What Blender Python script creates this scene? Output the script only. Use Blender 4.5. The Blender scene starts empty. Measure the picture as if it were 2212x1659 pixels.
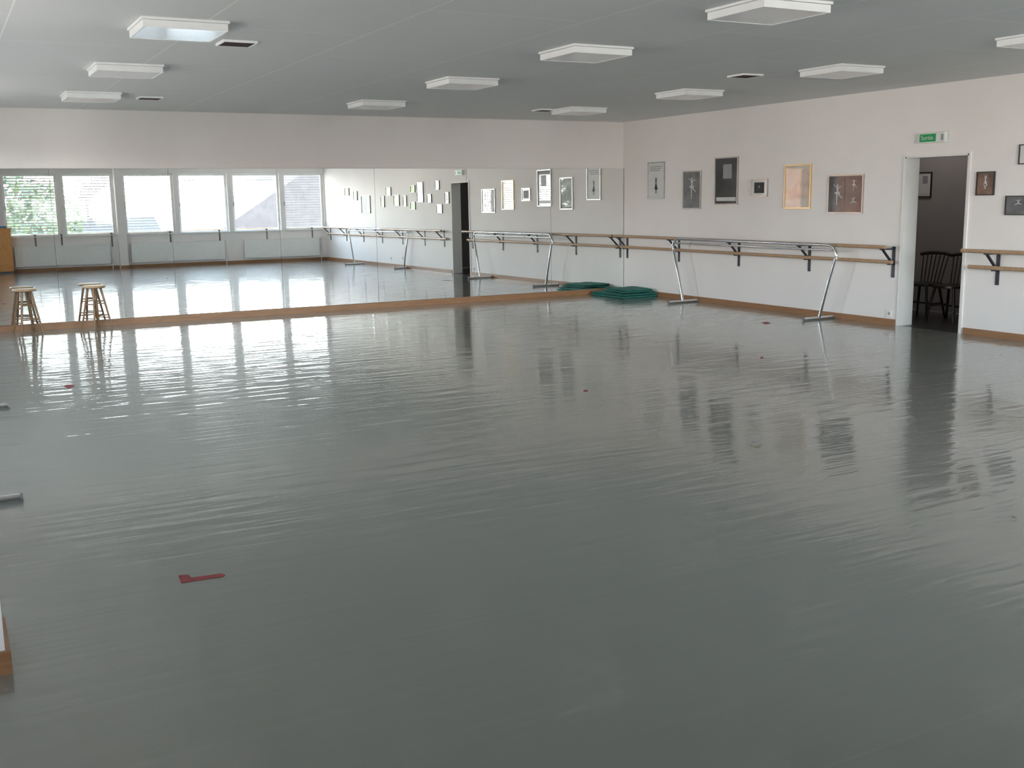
import bpy, bmesh, math, random
from mathutils import Vector, Matrix
random.seed(7)
C = bpy.context.scene.collection
rad = math.radians
try:
    bpy.context.scene.view_settings.view_transform = 'Standard'
except Exception: pass
# ------------------------------------------------------------------ camera model (lens solved from the photo)
CAM = Vector((-10.57, -15.61, 1.65)); FPX = 2317.0; KD = 1.02e-8
yaw, pit, rol = rad(28.08), rad(9.88), 0.015
F = Vector((math.sin(yaw)*math.cos(pit), math.cos(yaw)*math.cos(pit), -math.sin(pit)))
R0 = Vector((math.cos(yaw), -math.sin(yaw), 0)); U0 = R0.cross(F)
RV = R0*math.cos(rol) - U0*math.sin(rol); UV = U0*math.cos(rol) + R0*math.sin(rol)
def ray(px, py):
    u, v = px-1106, 829.5-py
    s = 1+KD*(u*u+v*v)
    return (F*FPX + RV*u*s + UV*v*s).normalized()
def hit(o, d, ax, val): return o + d*((val-o[ax])/d[ax])
def hx(px, py, X=0): return hit(CAM, ray(px, py), 0, X)
def hy(px, py, Y=0): return hit(CAM, ray(px, py), 1, Y)
def hz(px, py, Z=0): return hit(CAM, ray(px, py), 2, Z)
TILT = rad(0.2); MN = Vector((0, -math.cos(TILT), math.sin(TILT))); MP = Vector((0, -0.03, 0.1))
def refl(px, py):
    d = ray(px, py); t = (MP-CAM).dot(MN)/d.dot(MN)
    return CAM+d*t, d-2*d.dot(MN)*MN
def mx(px, py, X=0): return hit(*refl(px, py), 0, X)
def my(px, py, Y): return hit(*refl(px, py), 1, Y)
def mz(px, py, Z=0): return hit(*refl(px, py), 2, Z)
H = 2.91; D = 16.2; LX = -11.1
# ------------------------------------------------------------------ materials
def mat(name, col, rough=.5, metal=0, var=.06, scale=8, bump=0, bscale=60, coat=0, spec=.5):
    m = bpy.data.materials.new(name); m.use_nodes = True
    nt = m.node_tree; b = nt.nodes['Principled BSDF']
    b.inputs['Roughness'].default_value = rough; b.inputs['Metallic'].default_value = metal
    b.inputs['Coat Weight'].default_value = coat; b.inputs['Coat Roughness'].default_value = .03
    b.inputs['Specular IOR Level'].default_value = spec
    tc = nt.nodes.new('ShaderNodeTexCoord'); n = nt.nodes.new('ShaderNodeTexNoise')
    n.inputs['Scale'].default_value = scale; n.inputs['Detail'].default_value = 4
    nt.links.new(tc.outputs['Object'], n.inputs['Vector'])
    r = nt.nodes.new('ShaderNodeValToRGB'); e = r.color_ramp.elements
    e[0].position = .3; e[1].position = .7
    e[0].color = tuple(c*(1-var) for c in col)+(1,); e[1].color = tuple(min(1, c*(1+var)) for c in col)+(1,)
    nt.links.new(n.outputs['Fac'], r.inputs['Fac']); nt.links.new(r.outputs['Color'], b.inputs['Base Color'])
    if bump:
        n2 = nt.nodes.new('ShaderNodeTexNoise'); n2.inputs['Scale'].default_value = bscale
        nt.links.new(tc.outputs['Object'], n2.inputs['Vector'])
        bp = nt.nodes.new('ShaderNodeBump'); bp.inputs['Distance'].default_value = bump; bp.inputs['Strength'].default_value = 1
        nt.links.new(n2.outputs['Fac'], bp.inputs['Height']); nt.links.new(bp.outputs['Normal'], b.inputs['Normal'])
    return m
def wood(name, c1, c2, rough=.4, stretch=(1, 12, 12)):
    m = mat(name, c1, rough); nt = m.node_tree; b = nt.nodes['Principled BSDF']
    tc = [n for n in nt.nodes if n.type == 'TEX_COORD'][0]
    mp = nt.nodes.new('ShaderNodeMapping'); mp.inputs['Scale'].default_value = stretch
    n = [n for n in nt.nodes if n.type == 'TEX_NOISE'][0]; n.inputs['Scale'].default_value = 3; n.inputs['Distortion'].default_value = 1.2
    nt.links.new(tc.outputs['Object'], mp.inputs['Vector']); nt.links.new(mp.outputs['Vector'], n.inputs['Vector'])
    e = [n for n in nt.nodes if n.type == 'VALTORGB'][0].color_ramp.elements
    e[0].color = c1+(1,); e[1].color = c2+(1,)
    return m
M = {}
M['wall'] = mat('wall_plaster', (.84, .80, .78), .85, bump=.0015, bscale=90, var=.015, scale=2)
M['white'] = mat('white_paint', (.74, .73, .70), .5, var=.02)
M['frame_white'] = mat('window_white', (.86, .86, .84), .4, var=.02)
M['light_body'] = mat('light_body', (.90, .90, .90), .35, var=.02)
M['diffuser'] = mat('acrylic_diffuser', (.84, .84, .86), .12, var=.02)
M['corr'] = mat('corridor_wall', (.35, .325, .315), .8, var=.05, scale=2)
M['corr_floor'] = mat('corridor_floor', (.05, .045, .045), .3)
M['chrome'] = mat('chrome', (.72, .73, .75), .14, 1, var=.02)
M['steel_black'] = mat('black_steel', (.015, .018, .03), .45)
M['rubber'] = mat('rubber', (.2, .2, .21), .6)
M['barre'] = wood('barre_wood', (.36, .22, .13), (.50, .33, .20), .35)
M['base'] = wood('baseboard_wood', (.26, .125, .055), (.35, .18, .085), .45, (1, 1, 14))
M['stool'] = wood('stool_wood', (.17, .095, .045), (.32, .19, .10), .35, (12, 12, 1))
M['stool_seat'] = wood('stool_seat_wood', (.36, .22, .12), (.50, .34, .20), .3, (12, 2, 1))
M['orange_wood'] = wood('orange_wood', (.70, .30, .08), (.82, .42, .14), .4, (6, 1, 6))
M['dark_wood'] = wood('dark_wood', (.012, .009, .008), (.03, .02, .016), .35, (10, 10, 1))
M['mat'] = mat('mat_green', (.012, .13, .105), .75, bump=.004, bscale=12, var=.25, scale=5)
M['mat2'] = mat('mat_green_light', (.016, .15, .12), .75, bump=.004, bscale=12, var=.25, scale=5)
M['tape'] = mat('red_tape', (.25, .03, .035), .6, var=.2, scale=20)
M['tape_y'] = mat('yellow_tape', (.26, .23, .14), .6)
M['green'] = mat('sign_green', (.0, .32, .09), .4, var=.02)
M['sign'] = mat('sign_body', (.72, .75, .71), .4)
M['vent_in'] = mat('vent_inside', (.04, .012, .015), .8)
M['radiator'] = mat('radiator_enamel', (.88, .88, .86), .35, var=.02)
M['socket'] = mat('socket', (.8, .8, .78), .35)
M['silver'] = mat('silver_frame', (.5, .5, .48), .3, 1)
M['gold'] = mat('gold_frame', (.75, .6, .33), .3, 1)
M['black'] = mat('black_frame', (.02, .02, .02), .35)
M['p_white'] = mat('print_white', (.66, .66, .64), .5, coat=1, var=.04)
M['p_grey'] = mat('print_grey', (.12, .12, .125), .5, coat=1, var=.5, scale=5)
M['p_black'] = mat('print_black', (.015, .015, .017), .5, coat=1, var=.7, scale=5)
M['p_brown'] = mat('print_brown', (.22, .12, .085), .5, coat=.3, var=.5, scale=6)
M['p_dark'] = mat('print_dark', (.04, .038, .038), .5, coat=.6, var=.6, scale=6)
M['p_warm'] = mat('print_warm', (.60, .56, .50), .5, coat=1, var=.12, scale=4)
M['p_green_refl'] = mat('print_green_reflection', (.36, .56, .16), .5, coat=.3, var=.3, scale=6)  # green of reflected trees put into the print colour
M['refl_orange'] = mat('reflection_orange', (.60, .48, .40), .5, coat=1, var=.2)  # colour of the painted roof reflection
M['ink_w'] = mat('ink_white', (.6, .6, .6), .5, var=.1)
M['ink_k'] = mat('ink_black', (.02, .02, .02), .5)
M['ink_g'] = mat('ink_grey', (.3, .3, .31), .5)
M['roof'] = mat('roof_tiles', (.48, .19, .10), .8, var=.2, scale=3)
M['roof_grey'] = mat('roof_slate', (.07, .065, .07), .8, var=.15, scale=3)
M['facade'] = mat('facade', (.5, .47, .42), .8, var=.04, scale=1)
M['dark_pane'] = mat('house_pane', (.02, .025, .03), .4)
M['bark'] = mat('bark', (.06, .04, .03), .9, var=.3)
M['leaf'] = mat('leaf', (.075, .115, .05), .6, var=.4, scale=2)
M['street'] = mat('street', (.45, .42, .39), .9)
M['slat'] = mat('blind_slat', (.10, .085, .09), .5, var=.02)
M['blue'] = mat('blue_cloth', (.05, .22, .45), .7, var=.2)
m = bpy.data.materials.new('mirror_glass'); m.use_nodes = True; b = m.node_tree.nodes['Principled BSDF']
b.inputs['Base Color'].default_value = (.92, .95, .94, 1); b.inputs['Metallic'].default_value = 1; b.inputs['Roughness'].default_value = 0.0
M['mirror'] = m
m = bpy.data.materials.new('window_glass'); m.use_nodes = True; nt = m.node_tree; nt.nodes.clear()
o = nt.nodes.new('ShaderNodeOutputMaterial'); t = nt.nodes.new('ShaderNodeBsdfTransparent'); g = nt.nodes.new('ShaderNodeBsdfGlossy'); mi = nt.nodes.new('ShaderNodeMixShader')
t.inputs[0].default_value = (.95, .97, .96, 1); g.inputs['Roughness'].default_value = .02; mi.inputs[0].default_value = .04
nt.links.new(t.outputs[0], mi.inputs[1]); nt.links.new(g.outputs[0], mi.inputs[2]); nt.links.new(mi.outputs[0], o.inputs[0])
M['glass'] = m
# ceiling: big panels with pale seams
m = mat('ceiling_panels', (.45, .47, .455), .8, var=.02, scale=1, bump=.0008, bscale=120); nt = m.node_tree; b = nt.nodes['Principled BSDF']
tc = [n for n in nt.nodes if n.type == 'TEX_COORD'][0]
br = nt.nodes.new('ShaderNodeTexBrick'); br.inputs['Scale'].default_value = 1
br.inputs['Brick Width'].default_value = 2.5; br.inputs['Row Height'].default_value = 1.25; br.inputs['Mortar Size'].default_value = .006
br.inputs['Color1'].default_value = (.735, .735, .725, 1); br.inputs['Color2'].default_value = (.75, .75, .74, 1); br.inputs['Mortar'].default_value = (.90, .90, .88, 1)
mp = nt.nodes.new('ShaderNodeMapping'); mp.inputs['Rotation'].default_value = (0, 0, rad(90))
nt.links.new(tc.outputs['Object'], mp.inputs['Vector']); nt.links.new(mp.outputs['Vector'], br.inputs['Vector']); nt.links.new(br.outputs['Color'], b.inputs['Base Color'])
M['ceiling'] = m
# floor: glossy grey-green dance vinyl
m = bpy.data.materials.new('dance_vinyl'); m.use_nodes = True; nt = m.node_tree; b = nt.nodes['Principled BSDF']
N = nt.nodes.new; L = nt.links.new
tc = N('ShaderNodeTexCoord')
n1 = N('ShaderNodeTexNoise'); n1.inputs['Scale'].default_value = .6; n1.inputs['Detail'].default_value = 6; L(tc.outputs['Object'], n1.inputs['Vector'])
r1 = N('ShaderNodeValToRGB'); r1.color_ramp.elements[0].position = .3; r1.color_ramp.elements[1].position = .7
r1.color_ramp.elements[0].color = (.200, .208, .184, 1); r1.color_ramp.elements[1].color = (.214, .221, .196, 1); L(n1.outputs['Fac'], r1.inputs['Fac'])
br = N('ShaderNodeTexBrick'); br.offset = 0; br.inputs['Scale'].default_value = 1; br.inputs['Brick Width'].default_value = 200; br.inputs['Row Height'].default_value = 1.5
br.inputs['Mortar Size'].default_value = .004; br.inputs['Mortar Smooth'].default_value = .3; L(tc.outputs['Object'], br.inputs['Vector'])
mixc = N('ShaderNodeMixRGB'); mixc.inputs[2].default_value = (.25, .26, .235, 1); L(r1.outputs['Color'], mixc.inputs[1])
mm = N('ShaderNodeMath'); mm.operation = 'MULTIPLY'; mm.inputs[1].default_value = .35; L(br.outputs['Fac'], mm.inputs[0]); L(mm.outputs[0], mixc.inputs[0])
L(mixc.outputs[0], b.inputs['Base Color'])
def ripple(sc, rot, scale, detail, dist, prev=None, distort=.4):
    mp = N('ShaderNodeMapping'); mp.inputs['Scale'].default_value = sc; mp.inputs['Rotation'].default_value = (0, 0, rad(rot)); L(tc.outputs['Object'], mp.inputs['Vector'])
    n = N('ShaderNodeTexNoise'); n.inputs['Scale'].default_value = scale; n.inputs['Detail'].default_value = detail; n.inputs['Distortion'].default_value = distort; L(mp.outputs['Vector'], n.inputs['Vector'])
    bp = N('ShaderNodeBump'); bp.inputs['Strength'].default_value = 1; bp.inputs['Distance'].default_value = dist; L(n.outputs['Fac'], bp.inputs['Height'])
    if prev: L(prev.outputs['Normal'], bp.inputs['Normal'])
    return bp
q = ripple((.7, 5.8, 1), 3, 1.5, 1, .0036, None, .15)
q = ripple((1.6, 15, 1), -2, 1.6, 1, .0015, q, .2)
q = ripple((1, 1, 1), 0, 5, 1, .0007, q)
L(q.outputs['Normal'], b.inputs['Normal']); L(q.outputs['Normal'], b.inputs['Coat Normal'])
n4 = N('ShaderNodeTexNoise'); n4.inputs['Scale'].default_value = 1.3; n4.inputs['Detail'].default_value = 5; L(tc.outputs['Object'], n4.inputs['Vector'])
mr = N('ShaderNodeMapRange'); mr.inputs['To Min'].default_value = .02; mr.inputs['To Max'].default_value = .06; L(n4.outputs['Fac'], mr.inputs['Value']); L(mr.outputs[0], b.inputs['Coat Roughness'])
b.inputs['Roughness'].default_value = .3; b.inputs['Specular IOR Level'].default_value = .2; b.inputs['Coat Weight'].default_value = 1; b.inputs['Coat IOR'].default_value = 1.40
M['floor'] = m
# ------------------------------------------------------------------ mesh helpers
def nb(): return bmesh.new()
def box(bm, x0, x1, y0, y1, z0, z1):
    x0, x1 = sorted((x0, x1)); y0, y1 = sorted((y0, y1)); z0, z1 = sorted((z0, z1))
    v = [bm.verts.new((x, y, z)) for x in (x0, x1) for y in (y0, y1) for z in (z0, z1)]
    for f in ((0, 1, 3, 2), (4, 6, 7, 5), (0, 4, 5, 1), (2, 3, 7, 6), (0, 2, 6, 4), (1, 5, 7, 3)): bm.faces.new([v[i] for i in f])
    return bm
def tube(bm, pts, r, seg=12, cap=True, r2=None):
    pts = [Vector(p) for p in pts]; rings = []; n = len(pts)
    t0 = (pts[1]-pts[0]).normalized(); ref = Vector((0, 0, 1)) if abs(t0.z) < .9 else Vector((1, 0, 0))
    a = t0.cross(ref).normalized()
    for i, p in enumerate(pts):
        t = (pts[min(i+1, n-1)]-pts[max(i-1, 0)]).normalized()
        a = (a - t*a.dot(t)).normalized(); c = t.cross(a)
        rr = r if r2 is None else r+(r2-r)*i/(n-1)
        rings.append([bm.verts.new(p+(a*math.cos(k*2*math.pi/seg)+c*math.sin(k*2*math.pi/seg))*rr) for k in range(seg)])
    for i in range(n-1):
        for k in range(seg):
            bm.faces.new([rings[i][k], rings[i][(k+1) % seg], rings[i+1][(k+1) % seg], rings[i+1][k]])
    if cap: bm.faces.new(rings[0][::-1]); bm.faces.new(rings[-1])
    return bm
def lathe(bm, prof, seg=28, c=(0, 0, 0)):
    rings = [[bm.verts.new((c[0]+r*math.cos(k*2*math.pi/seg), c[1]+r*math.sin(k*2*math.pi/seg), c[2]+z)) for k in range(seg)] for r, z in prof]
    for i in range(len(rings)-1):
        for k in range(seg): bm.faces.new([rings[i][k], rings[i][(k+1) % seg], rings[i+1][(k+1) % seg], rings[i+1][k]])
    bm.faces.new(rings[0][::-1]); bm.faces.new(rings[-1]); return bm
def obj(name, bm, m, parent=None, smooth=False, bevel=0):
    bmesh.ops.recalc_face_normals(bm, faces=bm.faces)
    me = bpy.data.meshes.new(name); bm.to_mesh(me); bm.free(); me.materials.append(M[m] if isinstance(m, str) else m)
    if smooth:
        for p in me.polygons: p.use_smooth = True
        try: me.set_sharp_from_angle(angle=rad(40))
        except Exception: pass
    o = bpy.data.objects.new(name, me); C.objects.link(o)
    if parent: o.parent = parent
    if bevel:
        md = o.modifiers.new('bevel', 'BEVEL'); md.width = bevel; md.segments = 2; md.limit_method = 'ANGLE'
    return o
def tag(o, label=None, cat=None, group=None, kind=None):
    if label: o['label'] = label
    if cat: o['category'] = cat
    if group: o['group'] = group
    if kind: o['kind'] = kind
    return o
def thing(name, label, cat, loc=(0, 0, 0), rz=0, group=None, kind=None):
    o = bpy.data.objects.new(name, None); C.objects.link(o); o.empty_display_size = .1
    o.location = loc; o.rotation_euler = (0, 0, rz); return tag(o, label, cat, group, kind)
def copy_tree(o, parent=None):
    c = o.copy(); C.objects.link(c); c.parent = parent
    for ch in [x for x in bpy.data.objects if x.parent == o]: copy_tree(ch, c)
    return c
def dup(o, loc, rz, label, group=None):
    c = copy_tree(o); c.location = loc; c.rotation_euler = (0, 0, rz); c['label'] = label
    if group: c['group'] = group
    return c
def struct(name, bm, m, label, cat, **k): return tag(obj(name, bm, m, **k), label, cat, kind='structure')
# ------------------------------------------------------------------ shell
struct('floor', box(nb(), LX, 0, -D, 0, -.2, 0), 'floor', 'glossy grey-green vinyl dance floor of the studio', 'floor')
struct('ceiling', box(nb(), LX-.3, 2.3, -D-.3, .3, H, H+.2), 'ceiling', 'grey panelled ceiling with pale seams', 'ceiling')
struct('wall_back', box(nb(), LX-.3, .2, 0, .25, -.2, H), 'wall', 'pinkish white wall above and behind the mirrors', 'wall')
dL = (hx(1955, 340).y+hx(1941, 700).y)/2; dR = (hx(2086, 332).y+hx(2076, 716).y)/2; dT = hx(1955, 340).z
bm = nb(); box(bm, 0, .2, dL, 0, -.2, H); box(bm, 0, .2, -D-.25, dR, -.2, H); box(bm, 0, .2, dR, dL, dT, H)
struct('wall_right', bm, 'wall', 'long white side wall with ballet pictures and doorway', 'wall')
# corridor behind the doorway
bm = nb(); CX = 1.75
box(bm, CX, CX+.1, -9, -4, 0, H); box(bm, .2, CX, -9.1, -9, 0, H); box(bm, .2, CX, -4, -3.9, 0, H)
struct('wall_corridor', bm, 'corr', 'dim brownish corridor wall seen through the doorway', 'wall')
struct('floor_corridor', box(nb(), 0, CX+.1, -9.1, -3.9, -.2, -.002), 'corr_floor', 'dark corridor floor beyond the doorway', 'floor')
# doorway lining
dr = thing('door_1', 'open doorway with white lining leading to the dark corridor', 'doorway', (0, 0, 0), kind='structure')
bm = nb(); t = .018
box(bm, -.012, .22, dL-t, dL+.0, 0, dT); box(bm, -.012, .22, dR, dR+t, 0, dT); box(bm, -.012, .22, dR, dL, dT-t, dT)
obj('door_lining', bm, 'white', dr)
bm = nb(); a = .025
box(bm, -.014, .0, dL, dL+a, 0, dT+a); box(bm, -.014, 0, dR-a, dR, 0, dT+a); box(bm, -.014, 0, dR, dL, dT, dT+a)
obj('architrave', bm, 'wall', dr)
# baseboards
struct('baseboard_back', box(nb(), LX, -.0, -.045, -.0, 0, .085), 'base', 'brown wooden skirting strip under the mirrors', 'skirting board')
bm = nb(); box(bm, -.018, 0, dL+.05, -.045, 0, .075); box(bm, -.018, 0, -D, dR-.05, 0, .075)
struct('baseboard_right', bm, 'base', 'brown wooden skirting along the picture wall', 'skirting board')
# ------------------------------------------------------------------ window wall (reflected in the mirrors)
wp = [(12, 129), (138, 247), (268, 376), (385, 491), (501, 603), (611, 698)]
wz1 = (my(550, 379, -D).z+my(70, 376, -D).z)/2+.03; wz0 = (my(550, 494, -D).z+my(70, 501, -D).z)/2-.12
fw = [tuple(sorted((my(a, 430, -D).x, my(b, 430, -D).x))) for a, b in wp]
def window_wall_boxes(bm, spans, lo, hi, axis, c0, c1):
    def bb(a0, a1, z0, z1):
        if axis == 0: box(bm, a0, a1, c0, c1, z0, z1)
        else: box(bm, c0, c1, a0, a1, z0, z1)
    bb(lo, hi, -.2, wz0); bb(lo, hi, wz1, H)
    e = [lo]+[v for s in sorted(spans) for v in s]+[hi]
    for i in range(0, len(e), 2): bb(e[i], e[i+1], wz0, wz1)
bm = nb(); window_wall_boxes(bm, fw, LX-.25, 0, 0, -D-.25, -D)
px0, px1 = fw[1][1]+.02, fw[2][0]-.02
box(bm, px0, px1, -D, -D+.22, 0, H)
struct('wall_front', bm, 'wall', 'window wall opposite the mirrors, seen in reflection', 'wall')
lw = [(-3.7, -2.0), (-6.4, -4.7), (-9.2, -7.5)]
bm = nb(); window_wall_boxes(bm, lw, -D-.0, 0, 1, LX-.25, LX)
struct('wall_left', bm, 'wall', 'white side wall left of the camera', 'wall')
pc = hz(25, 1448)
bm = nb(); box(bm, LX, pc.x, pc.y, pc.y+.35, 0, H)
struct('wall_left_pier', bm, 'wall', 'white pier corner at the left edge near the camera', 'wall')
bm = nb(); box(bm, LX, pc.x+.018, pc.y-.018, pc.y, 0, .085); box(bm, pc.x, pc.x+.018, pc.y, pc.y+.35, 0, .085)
struct('baseboard_left', bm, 'base', 'brown skirting at the foot of the near left pier', 'skirting board')
bm = nb(); box(bm, LX, px0, -D, -D+.018, 0, .075); box(bm, px1, -.02, -D, -D+.018, 0, .075); box(bm, px0, px1, -D+.22, -D+.238, 0, .075)
struct('baseboard_front', bm, 'base', 'brown skirting below the radiators, seen in the mirrors', 'skirting board')
wn = 0
def portal(loc, rot, sx, sy):
    l = bpy.data.lights.new('window_portal', 'AREA'); l.shape = 'RECTANGLE'; l.size = sx; l.size_y = sy; l.energy = 1
    l.cycles.is_portal = True
    o = bpy.data.objects.new('window_portal', l); C.objects.link(o); o.location = loc; o.rotation_euler = rot
def window(axis, a0, a1, c, label, out):
    global wn; wn += 1
    w = thing('window_%d' % wn, label, 'window', kind='structure')
    def bb(bm, u0, u1, d0, d1, z0, z1):
        if axis == 0: box(bm, u0, u1, c-d1, c-d0, z0, z1)
        else: box(bm, c-d1, c-d0, u0, u1, z0, z1)
    bm = nb(); f = .065
    bb(bm, a0, a0+f, .08, .14, wz0, wz1); bb(bm, a1-f, a1, .08, .14, wz0, wz1)
    bb(bm, a0+f, a1-f, .08, .14, wz0, wz0+f); bb(bm, a0+f, a1-f, .08, .14, wz1-f, wz1)
    obj('window_frame', bm, 'frame_white', w)
    bm = nb(); bb(bm, a0+f, a1-f, .105, .111, wz0+f, wz1-f); obj('glass_pane', bm, 'glass', w)
    bm = nb(); bb(bm, a0+.002, a1-.002, -.04, .079, wz0, wz0+.025); obj('window_sill', bm, 'frame_white', w)
    bm = nb(); bb(bm, a0+.03, a0+.045, .03, .08, wz0+.75, wz0+.87); obj('window_handle', bm, 'silver', w)
    mid = (a0+a1)/2
    if axis == 0: portal((mid, c-.20, (wz0+wz1)/2), (rad(90), 0, 0), a1-a0, wz1-wz0)
    else: portal((c-.20, mid, (wz0+wz1)/2), (rad(90), 0, rad(-90)), a1-a0, wz1-wz0)
def blind(axis, a0, a1, c, drop, label, tilt=22):
    w = thing('window_blind', label, 'blind', group='venetian blinds outside the windows')
    def bb(bm, u0, u1, d0, d1, z0, z1):
        if axis == 0: box(bm, u0, u1, c-d1, c-d0, z0, z1)
        else: box(bm, c-d1, c-d0, u0, u1, z0, z1)
    bm = nb(); bb(bm, a0+.01, a1-.01, .155, .245, wz1-.07, wz1-.002); obj('head_box', bm, 'frame_white', w)
    bm = nb(); z = wz1-.12; ct, st = math.cos(rad(tilt))*.035, math.sin(rad(tilt))*.035
    while z > wz1-drop:
        for (u0, u1) in ((a0+.02, a1-.02),):
            q = [(u0, -ct, -st), (u1, -ct, -st), (u1, ct, st), (u0, ct, st)]
            vs = []
            for dz in (0, .003):
                for (u, d, zz) in q:
                    dd = .2-d
                    vs.append(bm.verts.new((u, c-dd, z+zz+dz) if axis == 0 else (c-dd, u, z+zz+dz)))
            for f in ((0, 1, 2, 3), (4, 7, 6, 5), (0, 4, 5, 1), (1, 5, 6, 2), (2, 6, 7, 3), (3, 7, 4, 0)): bm.faces.new([vs[i] for i in f])
        z -= .075
    obj('slats', bm, 'slat', w)
    bm = nb(); bb(bm, a0+.02, a1-.02, .17, .23, z-.01, z+.02); obj('bottom_rail', bm, 'frame_white', w)
names = ['first', 'second', 'third', 'fourth', 'fifth', 'sixth']
hh = wz1-wz0
drops = [hh-.1, hh-.1, hh-.15, .13, .13, hh-.1]
tilts = [24, 20, 14, 10, 10, 10]
for i, (a0, a1) in enumerate(fw):
    window(0, a0, a1, -D, names[i]+' white framed window from the left, seen in the mirrors', -1)
    blind(0, a0, a1, -D, drops[i], names[i]+' blind from the left in the mirrored window row, ' + ('lowered' if drops[i] > .5 else 'drawn up'), tilt=tilts[i])
for i, (a0, a1) in enumerate(sorted(lw)):
    window(1, a0, a1, LX, 'side window in the left wall outside the photo, number %d from the camera corner' % (i+1), -1)
    if i == 1: blind(1, a0, a1, LX, hh*.6, 'half lowered blind on left side window %d from the camera corner' % (i+1), tilt=8)
# ------------------------------------------------------------------ mirrors
ms = [-20, 119, 370, 602, 810, 1008, 1189, 1352]
mtop = hy(1340, 362).z
mxs = [LX+.05, hy(119, 500).x]+[hy(p, 500).x for p in ms[2:7]]+[-.012]
nm = ['mirror panel in the corner beside the picture wall', 'second mirror panel from the corner, reflecting dark posters', 'third mirror panel from the corner, reflecting the doorway edge',
      'fourth mirror panel from the corner, reflecting a chrome barre', 'fifth mirror panel from the corner, reflecting the last window', 'sixth mirror panel from the corner, behind the right stool side', 'leftmost mirror panel behind the wooden stools']
for i in range(7):
    x0, x1 = mxs[i]+.002, mxs[i+1]-.002
    bm = nb(); zz = (.09, mtop); tt = math.tan(TILT)
    vs = [bm.verts.new((x, -.03+(z-.1)*tt+dy, z)) for x in (x0, x1) for z in zz for dy in (0, .006)]
    for f in ((0, 2, 6, 4), (1, 5, 7, 3), (0, 1, 3, 2), (4, 6, 7, 5), (2, 3, 7, 6), (0, 4, 5, 1)): bm.faces.new([vs[k] for k in f])
    tag(obj('mirror_panel', bm, 'mirror'), nm[6-i], 'mirror', 'wall mirrors')
struct('trim_1', box(nb(), LX, -.001, -.03, -.0, mtop+.001, mtop+.012), 'white', 'thin white strip along the top of the mirrors', 'trim')
# ------------------------------------------------------------------ ceiling lights
lc = {'A': [None, (378, 64), (275, 157), (208, 215)], 'B': [(1670, 22), (1266, 113), (1008, 177), (831, 225)], 'C': [(2225, 98), (1787, 161), (1478, 206), (1255, 239)]}
pos = {}
for c, l in lc.items():
    for r, p in enumerate(l):
        if p: pos[(c, r)] = hz(p[0], p[1], H-.04)
cxm = {c: sum(pos[k].x for k in pos if k[0] == c)/len([k for k in pos if k[0] == c]) for c in 'ABC'}
rym = {r: sum(pos[k].y for k in pos if k[1] == r)/len([k for k in pos if k[1] == r]) for r in range(4)}
def make_light():
    t = thing('ceiling_light', '', 'ceiling light', (0, 0, H), group='square ceiling light boxes')
    s = .30; bm = nb()
    box(bm, -s, s, -s, s, -.018, 0); obj('mounting_tray', bm, 'light_body', t, bevel=.003)
    bm = nb(); s2 = .288
    for a, b_, c_, d_ in ((-s2, s2, -s2, -s2+.012), (-s2, s2, s2-.012, s2), (-s2, -s2+.012, -s2+.012, s2-.012), (s2-.012, s2, -s2+.012, s2-.012)): box(bm, a, b_, c_, d_, -.070, -.021)
    obj('side_rim', bm, 'light_body', t)
    bm = nb(); q = s2-.012; box(bm, -q, q, -q, q, -.068, -.018); obj('diffuser', bm, 'diffuser', t)
    return t
ll = {('A', 1): 'square white ceiling light nearest in the left row, reflecting blue light', ('A', 2): 'middle ceiling light of the left row', ('A', 3): 'farthest ceiling light of the left row, close to the mirror wall',
      ('B', 0): 'largest ceiling light, at the top edge of the photo', ('B', 1): 'second nearest ceiling light of the middle row', ('B', 2): 'third ceiling light of the middle row', ('B', 3): 'farthest ceiling light of the middle row, over the mirrors',
      ('C', 0): 'ceiling light cut off by the right edge of the photo', ('C', 1): 'ceiling light of the right row just right of a ceiling vent', ('C', 2): 'third ceiling light of the right row, above the framed pictures', ('C', 3): 'farthest ceiling light of the right row, next to the corner vent'}
L0 = make_light(); first = True
for k, p in pos.items():
    loc = (cxm[k[0]]*.6+p.x*.4, rym[k[1]]*.6+p.y*.4, H)
    if first: L0.location = loc; L0['label'] = ll[k]; first = False
    else: dup(L0, loc, 0, ll[k])
vl = [((512, 97), 'open ceiling vent beside the nearest left ceiling light'), ((325, 215), 'far left ceiling vent near the mirror wall'), ((1176, 237), 'ceiling vent near the far corner of the room'), ((1610, 165), 'ceiling vent above the picture wall')]
v0 = None
for p, lb in vl:
    q = hz(p[0], p[1], H-.015)
    if v0 is None:
        v0 = thing('ceiling_vent', lb, 'vent', (q.x, q.y, H), group='square ceiling vents')
        bm = nb(); s, w = .135, .014
        box(bm, -s, s, -s, -s+w, -.018, 0); box(bm, -s, s, s-w, s, -.018, 0); box(bm, -s, -s+w, -s+w, s-w, -.018, 0); box(bm, s-w, s, -s+w, s-w, -.018, 0)
        obj('vent_frame', bm, 'light_body', v0)
        bm = nb(); box(bm, -s+w, s-w, -s+w, s-w, -.0165, -.001)
        obj('vent_opening', bm, 'vent_in', v0)
    else: dup(v0, (q.x, q.y, H), 0, lb)
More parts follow.
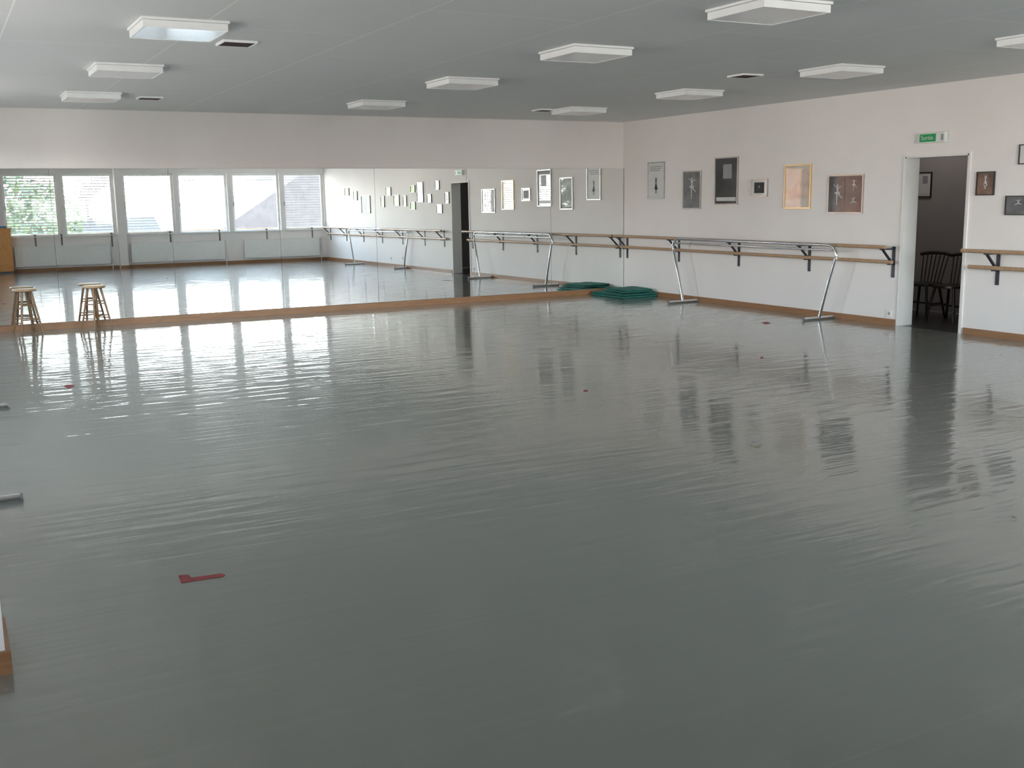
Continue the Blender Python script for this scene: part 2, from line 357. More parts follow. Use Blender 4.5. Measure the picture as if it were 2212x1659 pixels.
# ------------------------------------------------------------------ pictures
def poly(bm, pts, x, d=.0015):
    f = [bm.verts.new((x, -u, v)) for u, v in pts]; g = [bm.verts.new((x-d, -u, v)) for u, v in pts]
    bm.faces.new(f); bm.faces.new(g[::-1]); n = len(pts)
    for i in range(n): bm.faces.new([f[i], f[(i+1) % n], g[(i+1) % n], g[i]])
def limb(bm, a, b, w0, w1, x):
    dx, dy = b[0]-a[0], b[1]-a[1]; l = math.hypot(dx, dy); nx, ny = -dy/l, dx/l
    poly(bm, [(a[0]+nx*w0, a[1]+ny*w0), (a[0]-nx*w0, a[1]-ny*w0), (b[0]-nx*w1, b[1]-ny*w1), (b[0]+nx*w1, b[1]+ny*w1)], x)
def dancer(x, cu, cv, s, pose=0):
    bm = nb()
    def P(u, v): return (cu+u*s, cv+v*s)
    poly(bm, [P(.05*math.cos(t*.785), .40+.06*math.sin(t*.785)) for t in range(8)], x)
    poly(bm, [P(-.06, .33), P(-.04, .1), P(.04, .1), P(.06, .33)], x)
    if pose == 0:
        poly(bm, [P(-.2, .06), P(-.05, .12), P(.05, .12), P(.2, .06), P(.1, .0), P(-.1, .0)], x)
        limb(bm, P(-.02, .03), P(-.03, -.5), .035*s, .015*s, x); limb(bm, P(.03, .03), P(.32, -.2), .035*s, .015*s, x)
        limb(bm, P(-.05, .31), P(-.25, .45), .018*s, .012*s, x); limb(bm, P(.05, .31), P(.28, .36), .018*s, .012*s, x)
    elif pose == 1:
        poly(bm, [P(-.06, .12), P(.06, .12), P(.2, -.25), P(-.16, -.22)], x)
        limb(bm, P(-.03, -.1), P(-.05, -.5), .03*s, .015*s, x); limb(bm, P(.04, -.1), P(.06, -.5), .03*s, .015*s, x)
        limb(bm, P(-.05, .31), P(-.08, .55), .018*s, .012*s, x); limb(bm, P(.05, .31), P(.1, .54), .018*s, .012*s, x)
    else:
        limb(bm, P(0, .12), P(-.38, -.05), .045*s, .015*s, x); limb(bm, P(0, .12), P(.4, .0), .045*s, .015*s, x)
        limb(bm, P(-.05, .31), P(-.3, .4), .018*s, .012*s, x); limb(bm, P(.05, .31), P(.3, .45), .018*s, .012*s, x)
    return bm
def picture(rect, fr, pr, label, mirrored=False, fwid=.018, deco=None, X=0, group='framed pictures on the picture wall'):
    l, t, r, b_ = rect; g = mx if mirrored else hx
    mu, mv = (l+r)/2, (t+b_)/2
    ya, yb = g(l, mv, X).y, g(r, mv, X).y; za, zb = g(mu, t, X).z, g(mu, b_, X).z
    w, h = abs(yb-ya), abs(za-zb)
    o = thing('framed_picture', label, 'picture', (X, (ya+yb)/2, min(za, zb)), group=group)
    W, f = w/2, fwid; e = -.022
    bm = nb(); box(bm, e, -.001, -W, W, 0, f); box(bm, e, -.001, -W, W, h-f, h); box(bm, e, -.001, -W, -W+f, f, h-f); box(bm, e, -.001, W-f, W, f, h-f)
    obj('picture_frame', bm, fr, o)
    bm = nb(); box(bm, -.012, -.001, -W+f, W-f, f, h-f); obj('picture_print', bm, pr, o)
    x = -.0125; iw, ih = w-2*f, h-2*f
    def sub(name, m_, bmm): obj(name, bmm, m_, o)
    if deco == 'soldier':
        sub('dancer_figure', 'ink_k', dancer(x, 0, h*.36, ih*.45, 1))
        bm = nb()
        for k in range(3): poly(bm, [(-iw*.4, h*(.86-.05*k)), (-iw*.4, h*(.88-.05*k)), (iw*(.4-.08*k), h*(.88-.05*k)), (iw*(.4-.08*k), h*(.86-.05*k))], x)
        sub('heading_lines', 'ink_g', bm)
    elif deco in ('grey0', 'grey1', 'grey2'):
        sub('dancer_figure', 'ink_w', dancer(x, 0, h*.55, ih*.62, int(deco[-1])))
    elif deco == 'darkposter':
        bm = nb(); poly(bm, [(-iw*.15, h*.55), (-iw*.15, h*.85), (iw*.25, h*.85), (iw*.25, h*.55)], x); sub('photo_panel', 'ink_g', bm)
        bm = nb(); poly(bm, [(-iw*.45, h*.08), (-iw*.45, h*.16), (iw*.45, h*.16), (iw*.45, h*.08)], x); sub('caption_strip', 'ink_w', bm)
    elif deco == 'matted':
        bm = nb(); poly(bm, [(-iw*.33, h*.2), (-iw*.33, h*.8), (iw*.33, h*.8), (iw*.33, h*.2)], x); sub('photo_panel', 'ink_k', bm)
        sub('dancer_figure', 'ink_w', dancer(x-.002, 0, h*.5, ih*.32, 2))
    elif deco == 'collage':
        bm = nb()
        for (u0, u1, v0_, v1) in ((-.46, -.02, .1, .93), (.04, .46, .53, .93), (.04, .46, .08, .47)): poly(bm, [(iw*u0, h*v0_), (iw*u0, h*v1), (iw*u1, h*v1), (iw*u1, h*v0_)], x)
        sub('photo_panel', 'p_dark', bm)
        sub('dancer_figure', 'ink_w', dancer(x-.002, -iw*.24, h*.5, ih*.6, 0)); sub('dancer_figure', 'ink_w', dancer(x-.002, iw*.25, h*.72, ih*.35, 0)); sub('dancer_figure', 'ink_w', dancer(x-.002, iw*.25, h*.27, ih*.35, 2))
    elif deco == 'angle':
        bm = nb(); poly(bm, [(-iw*.5, h*.42), (-iw*.1, h*.5), (iw*.1, h*.85), (iw*.5, h*.96), (iw*.5, h*.25), (-iw*.5, h*.2)], x); sub('painted_reflection', 'refl_orange', bm)  # warm roof reflection in the glass, painted as a flat shape
    return o
picture((1402, 348, 1438, 428), 'silver', 'p_white', 'tall white poster with a small dark figure, closest to the mirrors', deco='soldier')
picture((1478, 367, 1517, 450), 'silver', 'p_grey', 'grey ballet poster with pale dancer, second from the corner', deco='grey0')
picture((1547, 338, 1597, 441), 'silver', 'p_black', 'tall black poster hanging highest on the wall', deco='darkposter')
picture((1625, 385, 1661, 424), 'silver', 'p_white', 'small white matted picture with a black photo', deco='matted')
picture((1697, 355, 1754, 450), 'gold', 'p_warm', 'gold framed pale poster with warm reflection', deco='angle')
picture((1791, 377, 1866, 461), 'silver', 'p_dark', 'wide dark frame with a collage of dancers, left of the doorway', deco='collage')
picture((2106, 373, 2144, 424), 'black', 'p_brown', 'small brown dancer photo just right of the doorway', deco='grey1', fwid=.012)
picture((2195, 315, 2236, 358), 'black', 'p_white', 'upper picture cut by the right edge of the photo', deco='grey2', fwid=.012)
picture((2167, 425, 2222, 467), 'black', 'p_grey', 'lower dark dancer picture at the right edge of the photo', deco='grey2', fwid=.012)
mir = [((744, 405, 753, 421), 'p_green_refl', 'leftmost tiny frame on the mirrored picture wall'), ((763, 411, 771, 431), 'p_green_refl', 'second tiny frame from the left in the mirror'),
       ((780, 421, 799, 459), 'p_grey', 'larger grey poster left of the mirrored small frames'), ((822, 421, 830, 446), 'p_green_refl', 'narrow small frame right of a mirror seam'),
       ((833, 402, 844, 421), 'p_green_refl', 'small frame above the narrow one in the mirror'), ((850, 419, 862, 443), 'p_green_refl', 'greenish small frame in the middle of the mirrored cluster'),
       ((870, 420, 878, 444), 'p_green_refl', 'narrow frame left of the mirrored tall poster'), ((886, 398, 896, 414), 'p_green_refl', 'small upper frame beside the mirrored tall poster'),
       ((886, 434, 897, 451), 'p_green_refl', 'small lower frame below left of the mirrored tall poster'), ((900, 391, 914, 435), 'p_grey', 'tall grey poster within the mirrored cluster of small frames'),
       ((922, 417, 932, 436), 'p_green_refl', 'small frame right of the mirrored tall poster')]
for i, (r, p, lb) in enumerate(mir):
    picture(r, 'black', p, lb, mirrored=True, fwid=.014, deco='grey0' if p == 'p_grey' else None)
picture((1981, 373, 2011, 427), 'black', 'p_white', 'small picture on the dim corridor wall beyond the doorway', X=CX, fwid=.014, deco='darkposter', group='corridor pictures')
# ------------------------------------------------------------------ exit sign
a = hx(1988, 300); b_ = hx(2044, 300); zt = hx(2010, 289).z; zb = hx(2010, 311).z
s = thing('exit_sign', 'green and white exit sign reading Sortie above the doorway', 'exit sign', (0, (a.y+b_.y)/2, zb))
W = abs(a.y-b_.y)/2; h = zt-zb
obj('sign_body', box(nb(), -.06, -.001, -W, W, 0, h), 'sign', s, bevel=.006)
bm = nb(); poly(bm, [(-W+.02, h*.12), (-W+.02, h*.88), (W*.35, h*.88), (W*.35, h*.12)], -.0605); obj('green_face', bm, 'green', s)
bm = nb(); u = W*.8; poly(bm, [(u-.015, h*.2), (u-.015, h*.8), (u+.02, h*.8), (u+.02, h*.2)], -.0605); obj('side_symbol', bm, 'ink_g', s)
cu = bpy.data.curves.new('sortie', 'FONT'); cu.body = 'Sortie'; cu.size = h*.62; cu.align_x = 'CENTER'; cu.align_y = 'CENTER'; cu.extrude = .0008
to = bpy.data.objects.new('tmp', cu); C.objects.link(to); bpy.context.view_layer.update()
me = bpy.data.meshes.new_from_object(to.evaluated_get(bpy.context.evaluated_depsgraph_get())); bpy.data.objects.remove(to)
me.materials.clear(); me.materials.append(M['ink_w']); lo = bpy.data.objects.new('sign_lettering', me); C.objects.link(lo); lo.parent = s
lo.matrix_local = Matrix(((0, 0, -1, -.0632), (-1, 0, 0, W*.31), (0, 1, 0, h*.5), (0, 0, 0, 1)))
# ------------------------------------------------------------------ wall barres
def bracket():
    bm = nb(); w = .022
    box(bm, -.012, 0, -w, w, .60, .985); box(bm, -.24, 0, -w*.7, w*.7, .950, .965)
    p0, p1 = (-.006, .76), (-.20, .95)
    dx, dz = p1[0]-p0[0], p1[1]-p0[1]; l = math.hypot(dx, dz); nx, nz = -dz/l*.009, dx/l*.009
    vs = [bm.verts.new((p[0]+sg*nx, y, p[1]+sg*nz)) for p in (p0, p1) for sg in (-1, 1) for y in (-w*.7, w*.7)]
    for f in ((0, 1, 3, 2), (4, 6, 7, 5), (0, 4, 5, 1), (2, 3, 7, 6), (0, 2, 6, 4), (1, 5, 7, 3)): bm.faces.new([vs[i] for i in f])
    box(bm, -.10, 0, -w*.7, w*.7, .760, .775)
    return bm
def wall_barre(label, base, rz, length, brs):
    t = thing('wall_barre', label, 'ballet barre', base, rz, group='wooden wall barres')
    obj('upper_rail', tube(nb(), [(-.225, 0, .987), (-.225, length, .987)], .0235, 14), 'barre', t, smooth=True)
    obj('lower_rail', tube(nb(), [(-.095, 0, .797), (-.095, length, .797)], .0235, 14), 'barre', t, smooth=True)
    me0 = None
    for y in brs:
        if me0 is None: o = obj('bracket', bracket(), 'steel_black', t); me0 = o
        else: o = me0.copy(); C.objects.link(o)
        o.location = (0, y, 0)
yE = hx(1921, 545, -.15).y
wall_barre('long double wooden barre between the corner and the doorway', (0, yE, 0), 0, -yE-.06, [.06+(-yE-.2)/4*k for k in range(5)])
yS = hx(2084, 545, -.15).y
wall_barre('double wooden barre right of the doorway', (0, -D+.3, 0), 0, yS+D-.3, [.12+1.42*k for k in range(int((yS+D-.4)/1.42))]+[yS+D-.62])
xa, xb = px1+.05, -.35
wall_barre('reflected barre under the four right windows', (xb, -D, 0), rad(90), xb-xa, [.1+1.4*k for k in range(int((xb-xa)/1.4)+1)])
xa, xb = -8.3, px0-.05
wall_barre('reflected barre under the two left windows', (xb, -D, 0), rad(90), xb-xa, [.1, 1.4, xb-xa-.1])
# ------------------------------------------------------------------ portable barres
def make_portable(L_):
    t = thing('portable_barre', '', 'portable barre', group='chrome portable barres')
    ln = .28; top = .99; pts = []
    for sgn in (-1, 1):
        arc = []
        c = (sgn*(L_/2+ln-.16), top-.14)
        post = [(0, sgn*L_/2, .03), (0, sgn*(L_/2+ln*.45), top*.45), (0, sgn*(L_/2+ln*.9), top-.17)]
        for k in range(0, 9):
            an = rad(-12+102*k/8); arc.append((0, c[0]+sgn*.15*math.cos(an), c[1]+.14*math.sin(an)))
        seq = post+arc
        pts = seq if sgn == -1 else pts+seq[::-1]
    obj('bent_tube', tube(nb(), pts, .021, 14), 'chrome', t, smooth=True)
    obj('lower_rail', tube(nb(), [(0, -(L_/2+ln*.93), top-.065), (0, L_/2+ln*.93, top-.065)], .014, 12), 'chrome', t, smooth=True)
    for sgn in (-1, 1):
        f = obj('foot', tube(nb(), [(-.27, sgn*L_/2, .023), (.27, sgn*L_/2, .023)], .021, 14), 'chrome', t, smooth=True)
        for q in (-1, 1): obj('rubber_cap', tube(nb(), [(q*.27, sgn*L_/2, .023), (q*.285, sgn*L_/2, .023)], .022, 14), 'rubber', f, smooth=True)
    return t
f1, f2 = hz(1477, 653), hz(1771, 690)
d = f2-f1; PB = make_portable(d.length); PB['label'] = 'chrome portable barre standing beside the picture wall'
PB.location = ((f1.x+f2.x)/2, (f1.y+f2.y)/2, 0); PB.rotation_euler = (0, 0, math.atan2(d.y, d.x)-rad(90)+math.pi)
g1, g2 = mz(767, 570), mz(868, 578); c = (g1+g2)/2; d = g2-g1
dup(PB, (c.x, c.y, 0), math.atan2(d.y, d.x)-rad(90), 'chrome portable barre seen only in the mirrors, left of the doorway reflection')
e1, e2 = hz(55, 1078), hz(26, 880)
d = e2-e1; PC = make_portable(d.length); PC['label'] = 'portable barre whose two feet poke in at the left edge'
PC.location = ((e1.x+e2.x)/2-.285, (e1.y+e2.y)/2, 0); PC.rotation_euler = (0, 0, math.atan2(d.y, d.x)-rad(90))
# ------------------------------------------------------------------ stools
def make_stool():
    t = thing('stool', '', 'stool', group='wooden stools'); hS = .58
    obj('seat', lathe(nb(), [(.05, hS-.034), (.135, hS-.034), (.15, hS-.024), (.153, hS-.012), (.145, hS-.002), (.12, hS)]), 'stool_seat', t, smooth=True)
    def lp(i, z):
        a = rad(45+90*i); r = .195+(.08-.195)*z/(hS-.03); return Vector((r*math.cos(a), r*math.sin(a), z))
    for i in range(4): obj('leg', tube(nb(), [lp(i, 0), lp(i, .2), lp(i, hS-.03)], .013, 10, r2=.016), 'stool', t, smooth=True)
    for i in range(4):
        for z in ((.14, .33) if i % 2 else (.18, .37)): obj('rung', tube(nb(), [lp(i, z), lp((i+1) % 4, z)], .0085, 8), 'stool', t, smooth=True)
    return t
s1, s2 = hz(62, 715), hz(207, 706)
ST = make_stool(); ST['label'] = 'round wooden stool farther left, in front of the mirror'; ST.location = (s1.x, min(s1.y, -.28), 0); ST.rotation_euler = (0, 0, rad(18))
dup(ST, (s2.x, min(s2.y, -.28), 0), rad(30), 'round wooden stool farther right of the two, in front of the mirror')
# ------------------------------------------------------------------ folded mats
def folded_mat(label, loc, rz, Lm, Wm, th, m_, seed):
    rnd = random.Random(seed); path = []
    gap = .006; z0 = th/2; z1 = z0+th+gap
    for k in range(9): path.append((-Lm/2+Lm*k/8, z0))
    for k in range(1, 8):
        a = rad(-90+180*k/8); r = (z1-z0)/2; path.append((Lm/2+r*math.cos(a), (z0+z1)/2+r*math.sin(a)))
    for k in range(8, -1, -1): path.append((-Lm/2+.03+(Lm-.03)*k/8, z1+rnd.uniform(-.008, 0.0)))
    bm = nb(); ny = 8; n = len(path); rows = []
    for j in range(ny+1):
        y = -Wm/2+Wm*j/ny; o_, i_ = [], []
        e = .75 if j in (0, ny) else 1
        for k, (x, z) in enumerate(path):
            a = path[max(k-1, 0)]; c2 = path[min(k+1, n-1)]; dx, dz = c2[0]-a[0], c2[1]-a[1]; l = math.hypot(dx, dz); nx, nz = dz/l, -dx/l
            hw = th/2*e*(.7 if k in (0, n-1) else 1); wob = rnd.uniform(-.008, 0) if k > 12 else 0
            o_.append(bm.verts.new((x+nx*hw, y, max(0.001, z+nz*hw+wob)))); i_.append(bm.verts.new((x-nx*hw, y, z-nz*hw)))
        rows.append((o_, i_))
    for j in range(ny):
        for k in range(n-1):
            bm.faces.new([rows[j][0][k], rows[j][0][k+1], rows[j+1][0][k+1], rows[j+1][0][k]]); bm.faces.new([rows[j][1][k], rows[j+1][1][k], rows[j+1][1][k+1], rows[j][1][k+1]])
        for k in (0, n-1): bm.faces.new([rows[j][0][k], rows[j+1][0][k], rows[j+1][1][k], rows[j][1][k]])
    for j in (0, ny):
        for k in range(n-1): bm.faces.new([rows[j][0][k], rows[j][0][k+1], rows[j][1][k+1], rows[j][1][k]])
    o = obj('folded_mat', bm, m_, smooth=True); o.location = loc; o.rotation_euler = (0, 0, rz)
    return tag(o, label, 'mat', 'green folded mats')
folded_mat('dark green folded mat lying on the floor in the corner', (-.42, -.62, 0), rad(2), .68, .92, .038, 'mat', 1)
folded_mat('dark green folded mat on top of the other mat', (-.38, -.70, .084), rad(-5), .54, .66, .026, 'mat2', 2)
# ------------------------------------------------------------------ corridor chairs
def make_chair():
    t = thing('wooden_chair', '', 'chair', group='dark chairs in the corridor')
    bm = nb(); n = 16; rings = []
    for z, k in ((.435, .95), (.44, 1), (.465, 1), (.47, .95)):
        rings.append([bm.verts.new((.21*k*(abs(math.cos(a))**.6)*(1 if math.cos(a) > 0 else -1), .21*k*(abs(math.sin(a))**.6)*(1 if math.sin(a) > 0 else -1), z)) for a in [2*math.pi*i/n for i in range(n)]])
    for i in range(3):
        for k in range(n): bm.faces.new([rings[i][k], rings[i][(k+1) % n], rings[i+1][(k+1) % n], rings[i+1][k]])
    bm.faces.new(rings[0][::-1]); bm.faces.new(rings[-1]); obj('seat', bm, 'dark_wood', t, smooth=True)
    for sx in (-1, 1):
        for sy in (-1, 1): obj('leg', tube(nb(), [(sx*.21, sy*.21, 0), (sx*.14, sy*.14, .44)], .014, 10, r2=.019), 'dark_wood', t, smooth=True)
    for s_ in (-1, 1): obj('stretcher', tube(nb(), [(-.17, s_*.17, .2), (.17, s_*.17, .2)], .01, 8), 'dark_wood', t, smooth=True)
    obj('stretcher', tube(nb(), [(0, -.17, .2), (0, .17, .2)], .01, 8), 'dark_wood', t, smooth=True)
    for k in range(-3, 4): obj('spindle', tube(nb(), [(.17, k*.048, .46), (.27, k*.062, .84)], .008, 8), 'dark_wood', t, smooth=True)
    bm = nb(); tube(bm, [(.265-.0, -.23, .83), (.285, -.12, .85), (.29, 0, .855), (.285, .12, .85), (.265, .23, .83)], .024, 10)
    obj('top_rail', bm, 'dark_wood', t, smooth=True)
    return t
def corridor_spot(px, X): return hx(px, 620, X).y
CH = make_chair(); CH['label'] = 'dark spindle back chair on the left side of the doorway view'
cy1 = corridor_spot(1993, .95); CH.location = (.95, cy1, -.002); CH.rotation_euler = (0, 0, rad(8))
cy2 = min(corridor_spot(2043, .95), cy1-.47)
dup(CH, (.93, cy2, -.002), rad(3), 'dark spindle back chair on the right side of the doorway view')
# ------------------------------------------------------------------ tape marks, sockets
def tape(label, polys, m_='tape'):
    bm = nb()
    for pl in polys:
        vs = [hz(*p) for p in pl]; f = [bm.verts.new((v.x, v.y, .0008)) for v in vs]; g = [bm.verts.new((v.x, v.y, .002)) for v in vs]
        bm.faces.new(f[::-1]); bm.faces.new(g); n = len(f)
        for i in range(n): bm.faces.new([f[i], f[(i+1) % n], g[(i+1) % n], g[i]])
    tag(obj('tape_mark', bm, m_), label, 'tape', 'tape marks on the floor')
tape('large red tape mark on the near floor, shaped like an L', [[(385, 1244), (406, 1242), (413, 1249), (410, 1258), (391, 1260)], [(411, 1249), (478, 1240), (486, 1243), (482, 1247), (411, 1257)]])
tape('small red tape mark near the stools', [[(140, 833), (150, 831), (163, 832), (160, 836), (142, 836)], [(146, 836), (156, 836), (155, 839), (147, 839)]])
tape('small red tape mark near the portable barre foot', [[(1647, 696), (1660, 695), (1668, 698), (1655, 700)]])
tape('tiny red tape dot in the middle of the floor', [[(1261, 843), (1271, 843), (1270, 846), (1262, 846)]])
tape('tiny red tape scrap below the portable barre', [[(1645, 771), (1652, 771), (1652, 774), (1646, 774)]])
tape('faded yellow tape scrap on the right floor', [[(1622, 962), (1646, 965), (1640, 969)]], 'tape_y')
def socket(y, z, label):
    t = thing('wall_socket', label, 'socket', (0, y, z), group='wall sockets')
    obj('cover_plate', box(nb(), -.012, -.0005, -.04, .04, -.04, .04), 'socket', t, bevel=.003)
    obj('socket_inset', lathe(nb(), [(.018, 0), (.018, .002)], 16), 'ink_g', t).matrix_local = Matrix(((0, 0, -1, -.0118), (0, 1, 0, 0), (1, 0, 0, 0), (0, 0, 0, 1)))
p = hx(1922, 677); socket(p.y, p.z, 'white wall socket low beside the doorway')
for q, lb in ((843, 'left low wall socket seen in the mirror'), (869, 'right low wall socket seen in the mirror')):
    p = mx(q, 556); socket(p.y, p.z, lb)
# ------------------------------------------------------------------ radiators
def radiator(x0, x1, label):
    y = -D; t = thing('radiator', label, 'radiator', ((x0+x1)/2, y, 0), group='white panel radiators'); w = (x1-x0)/2
    bm = nb(); n = int(w*2/.06)
    box(bm, -w, w, .04, .09, .14, .66)
    for i in range(n): xx = -w+.03+i*(2*w-.06)/(n-1); box(bm, xx-.015, xx+.015, .09, .096, .18, .62)
    obj('heating_panel', bm, 'radiator', t)
    obj('top_grille', box(nb(), -w, w, .035, .10, .66, .675), 'radiator', t)
    for sx in (-w*.7, w*.7): obj('wall_bracket', box(nb(), sx-.02, sx+.02, .001, .04, .2, .6), 'radiator', t)
    obj('pipe', tube(nb(), [(w+.04, .06, .001), (w+.04, .06, .2), (w, .06, .2)], .009, 8), 'radiator', t, smooth=True)
    obj('valve', tube(nb(), [(w+.04, .06, .2), (w+.04, .12, .2)], .02, 10), 'socket', t, smooth=True)
for (a, b_, lb) in ((37, 240, 'white radiator left of the pillar in the mirrored view'), (285, 485, 'white radiator right of the pillar in the mirrored view'), (528, 690, 'white radiator nearest the mirrored room corner')):
    u, v = sorted((my(a, 550, -D+.09).x, my(b_, 550, -D+.09).x)); radiator(u, v, lb)
# ------------------------------------------------------------------ wooden cabinet reflected at left edge
xr = my(33, 550, -D+.5).x
t = thing('wooden_cabinet', 'orange wooden cabinet with diagonal boards, reflected at the left edge of the mirrors', 'cabinet', (xr-.55, -D+.03, 0)); w = .55
obj('cabinet_body', box(nb(), -w, w, .02, .44, .05, 1.16), 'orange_wood', t)
obj('plinth', box(nb(), -w+.03, w-.03, .05, .42, 0, .05), 'dark_wood', t)
obj('cabinet_top', box(nb(), -w-.02, w+.02, .0, .47, 1.16, 1.19), 'orange_wood', t)
for sgn in (-1, 1):
    bm = nb()
    for k in range(9):
        z = .1+k*.115
        pts = [(sgn*.03, z), (sgn*(w-.03), z+.06 if z+.06 < 1.1 else 1.1), (sgn*(w-.03), min(1.12, z+.16)), (sgn*.03, min(1.12, z+.1))]
        fr = [bm.verts.new((x_, .44, z_)) for x_, z_ in pts]; bk = [bm.verts.new((x_, .452, z_)) for x_, z_ in pts]
        bm.faces.new(fr); bm.faces.new(bk[::-1])
        for i in range(4): bm.faces.new([fr[i], fr[(i+1) % 4], bk[(i+1) % 4], bk[i]])
    dd = obj('cabinet_door', bm, 'orange_wood', t)
    obj('handle', tube(nb(), [(sgn*.06, .455, .6), (sgn*.06, .475, .6)], .015, 10), 'steel_black', dd, smooth=True)
bm = nb(); box(bm, -.32, .32, -.15, .15, 0, .05)
o = obj('folded_cloth', bm, 'blue', bevel=.015); o.location = (xr-.4, -D+.28, 1.19); tag(o, 'blue folded cloth on top of the reflected wooden cabinet', 'cloth')
# ------------------------------------------------------------------ outside: houses and trees
def house(label, cx, cy, w, dpt, ez, rz_, roof, along='x', base=-9):
    t = thing('house', label, 'house', (cx, cy, base), group='houses outside the windows'); e = ez-base; r = rz_-base
    obj('house_wall', box(nb(), -w/2, w/2, -dpt/2, dpt/2, 0, e), 'facade', t)
    bm = nb(); o_ = .4
    if along == 'x': P_ = [(-w/2-o_, -dpt/2-o_, e), (w/2+o_, -dpt/2-o_, e), (w/2+o_, dpt/2+o_, e), (-w/2-o_, dpt/2+o_, e), (-w/2-o_, 0, r), (w/2+o_, 0, r)]; Fc = [(0, 1, 5, 4), (2, 3, 4, 5), (0, 4, 3), (1, 2, 5), (0, 3, 2, 1)]
    else: P_ = [(-w/2-o_, -dpt/2-o_, e), (w/2+o_, -dpt/2-o_, e), (w/2+o_, dpt/2+o_, e), (-w/2-o_, dpt/2+o_, e), (0, -dpt/2-o_, r), (0, dpt/2+o_, r)]; Fc = [(0, 4, 5, 3), (1, 2, 5, 4), (0, 1, 4), (2, 3, 5), (0, 3, 2, 1)]
    vs = [bm.verts.new(p) for p in P_]
    for f in Fc: bm.faces.new([vs[i] for i in f])
    rf = obj('roof', bm, roof, t)
    obj('chimney', box(nb(), w*.2, w*.2+.8, -.4, .4, r-1.2, r+.9), 'facade', rf)
    for k in range(int(w//3)):
        xx = -w/2+1.5+k*3
        for z in (e-2.4, e-5.4):
            f = obj('window', box(nb(), xx-.55, xx+.55, dpt/2, dpt/2+.06, z, z+1.5), 'frame_white', t)
            obj('pane', box(nb(), xx-.45, xx+.45, dpt/2+.06, dpt/2+.08, z+.1, z+1.4), 'dark_pane', f)
house('house with grey roof across the street, behind the mirrored right windows', 9.5, -52, 11, 9, .2, 4.0, 'roof_grey', 'y')
house('long low house seen through the mirrored middle windows', -5, -65, 16, 9, -.6, 1.2, 'roof_grey', 'x')
house('red roofed house outside the left wall', -33, -26, 10, 34, .2, 4.2, 'roof', 'y')
bm = nb(); box(bm, -45, 30, -70, -30, -9.3, -9); struct('floor_outside', bm, 'street', 'pale ground outside the building', 'ground')
def tree(cx, cy, label, seed, rr=3.2, top=5.5):
    rnd = random.Random(seed); t = thing('tree', label, 'tree', (cx, cy, -9), group='trees outside the windows')
    obj('trunk', tube(nb(), [(0, 0, 0), (.1, 0, 4), (0, .1, 9)], .3, 10, r2=.12), 'bark', t, smooth=True)
    bm = nb()
    for i in range(1500):
        a = rnd.uniform(0, 6.283); ph = math.acos(rnd.uniform(-1, 1)); q = rnd.uniform(.55, 1)**.5*(1+.2*math.sin(3*a+seed)*math.sin(4*ph))
        c = Vector((rr*q*math.sin(ph)*math.cos(a), rr*q*math.sin(ph)*math.sin(a), 9.5+rr*1.25*q*math.cos(ph)))
        n1_ = Vector([rnd.gauss(0, 1) for _ in range(3)]).normalized(); n2_ = n1_.cross(Vector((.3, .5, .8))).normalized(); z = rnd.uniform(.12, .24)
        vs = [bm.verts.new(c+n1_*z*x_+n2_*z*.6*y_) for x_, y_ in ((-1, 0), (0, -1), (1, 0), (0, 1))]; bm.faces.new(vs)
    obj('foliage', bm, 'leaf', t)
tree(-8.0, -33, 'leafy green tree behind the leftmost mirrored window', 3, 2.4)
tree(-5.8, -44, 'leafy tree behind the second mirrored window', 5, 2.0)
tree(-15.5, -24, 'green tree outside the corner behind the camera', 9, 3.0)
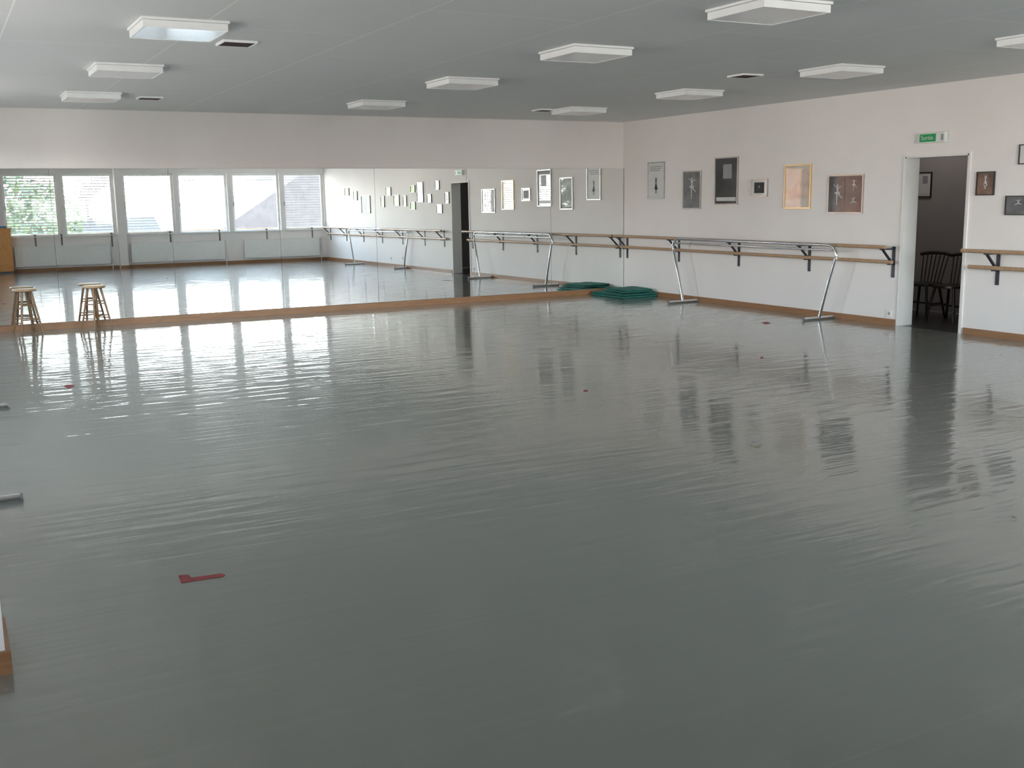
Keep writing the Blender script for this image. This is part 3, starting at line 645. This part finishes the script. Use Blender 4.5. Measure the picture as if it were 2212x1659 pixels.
# ------------------------------------------------------------------ light
sd = bpy.data.lights.new('sun', 'SUN'); sd.energy = 12; sd.angle = rad(1); sd.color = (1, .93, .82)
so = bpy.data.objects.new('sun', sd); C.objects.link(so); so.rotation_euler = Vector((-.55, -.75, -.95)).to_track_quat('-Z', 'Y').to_euler()
al = bpy.data.lights.new('corridor_fill', 'AREA'); al.size = .5; al.energy = 6; al.color = (1, .94, .90)  # added fill light, brightens the otherwise black corridor
ao = bpy.data.objects.new('corridor_fill', al); C.objects.link(ao); ao.location = (1.0, -5.3, H-.05)
w = bpy.data.worlds.new('sky'); bpy.context.scene.world = w; w.use_nodes = True; nt = w.node_tree; bg = nt.nodes['Background']
tc = nt.nodes.new('ShaderNodeTexCoord'); sx = nt.nodes.new('ShaderNodeSeparateXYZ'); rp = nt.nodes.new('ShaderNodeValToRGB'); mr = nt.nodes.new('ShaderNodeMapRange')
mr.inputs['From Min'].default_value = -1; mr.inputs['From Max'].default_value = 1
nt.links.new(tc.outputs['Generated'], sx.inputs[0]); nt.links.new(sx.outputs['Z'], mr.inputs['Value']); nt.links.new(mr.outputs[0], rp.inputs[0]); nt.links.new(rp.outputs[0], bg.inputs['Color'])
e = rp.color_ramp.elements; e[0].position = .0; e[0].color = (.08, .072, .07, 1); e[1].position = 1; e[1].color = (.10, .14, .22, 1)
for p_, c_ in ((.38, (.24, .22, .21, 1)), (.455, (.84, .77, .72, 1)), (.49, (1.0, .93, .88, 1)), (.56, (.90, .95, 1, 1)), (.62, (.38, .46, .58, 1))):
    k = e.new(p_); k.color = c_
m2 = nt.nodes.new('ShaderNodeMapRange'); m2.inputs['From Min'].default_value = -1; m2.inputs['From Max'].default_value = 0; m2.inputs['To Min'].default_value = 54; m2.inputs['To Max'].default_value = 22
nt.links.new(sx.outputs['Y'], m2.inputs['Value']); nt.links.new(m2.outputs[0], bg.inputs['Strength'])
# ------------------------------------------------------------------ camera
cd = bpy.data.cameras.new('camera'); cd.sensor_width = 36; cd.lens = 2300/2212*36; cd.clip_end = 500
co = bpy.data.objects.new('camera', cd); C.objects.link(co)
m4 = Matrix((RV, UV, -F)).transposed().to_4x4(); m4.translation = CAM; co.matrix_world = m4
bpy.context.scene.camera = co
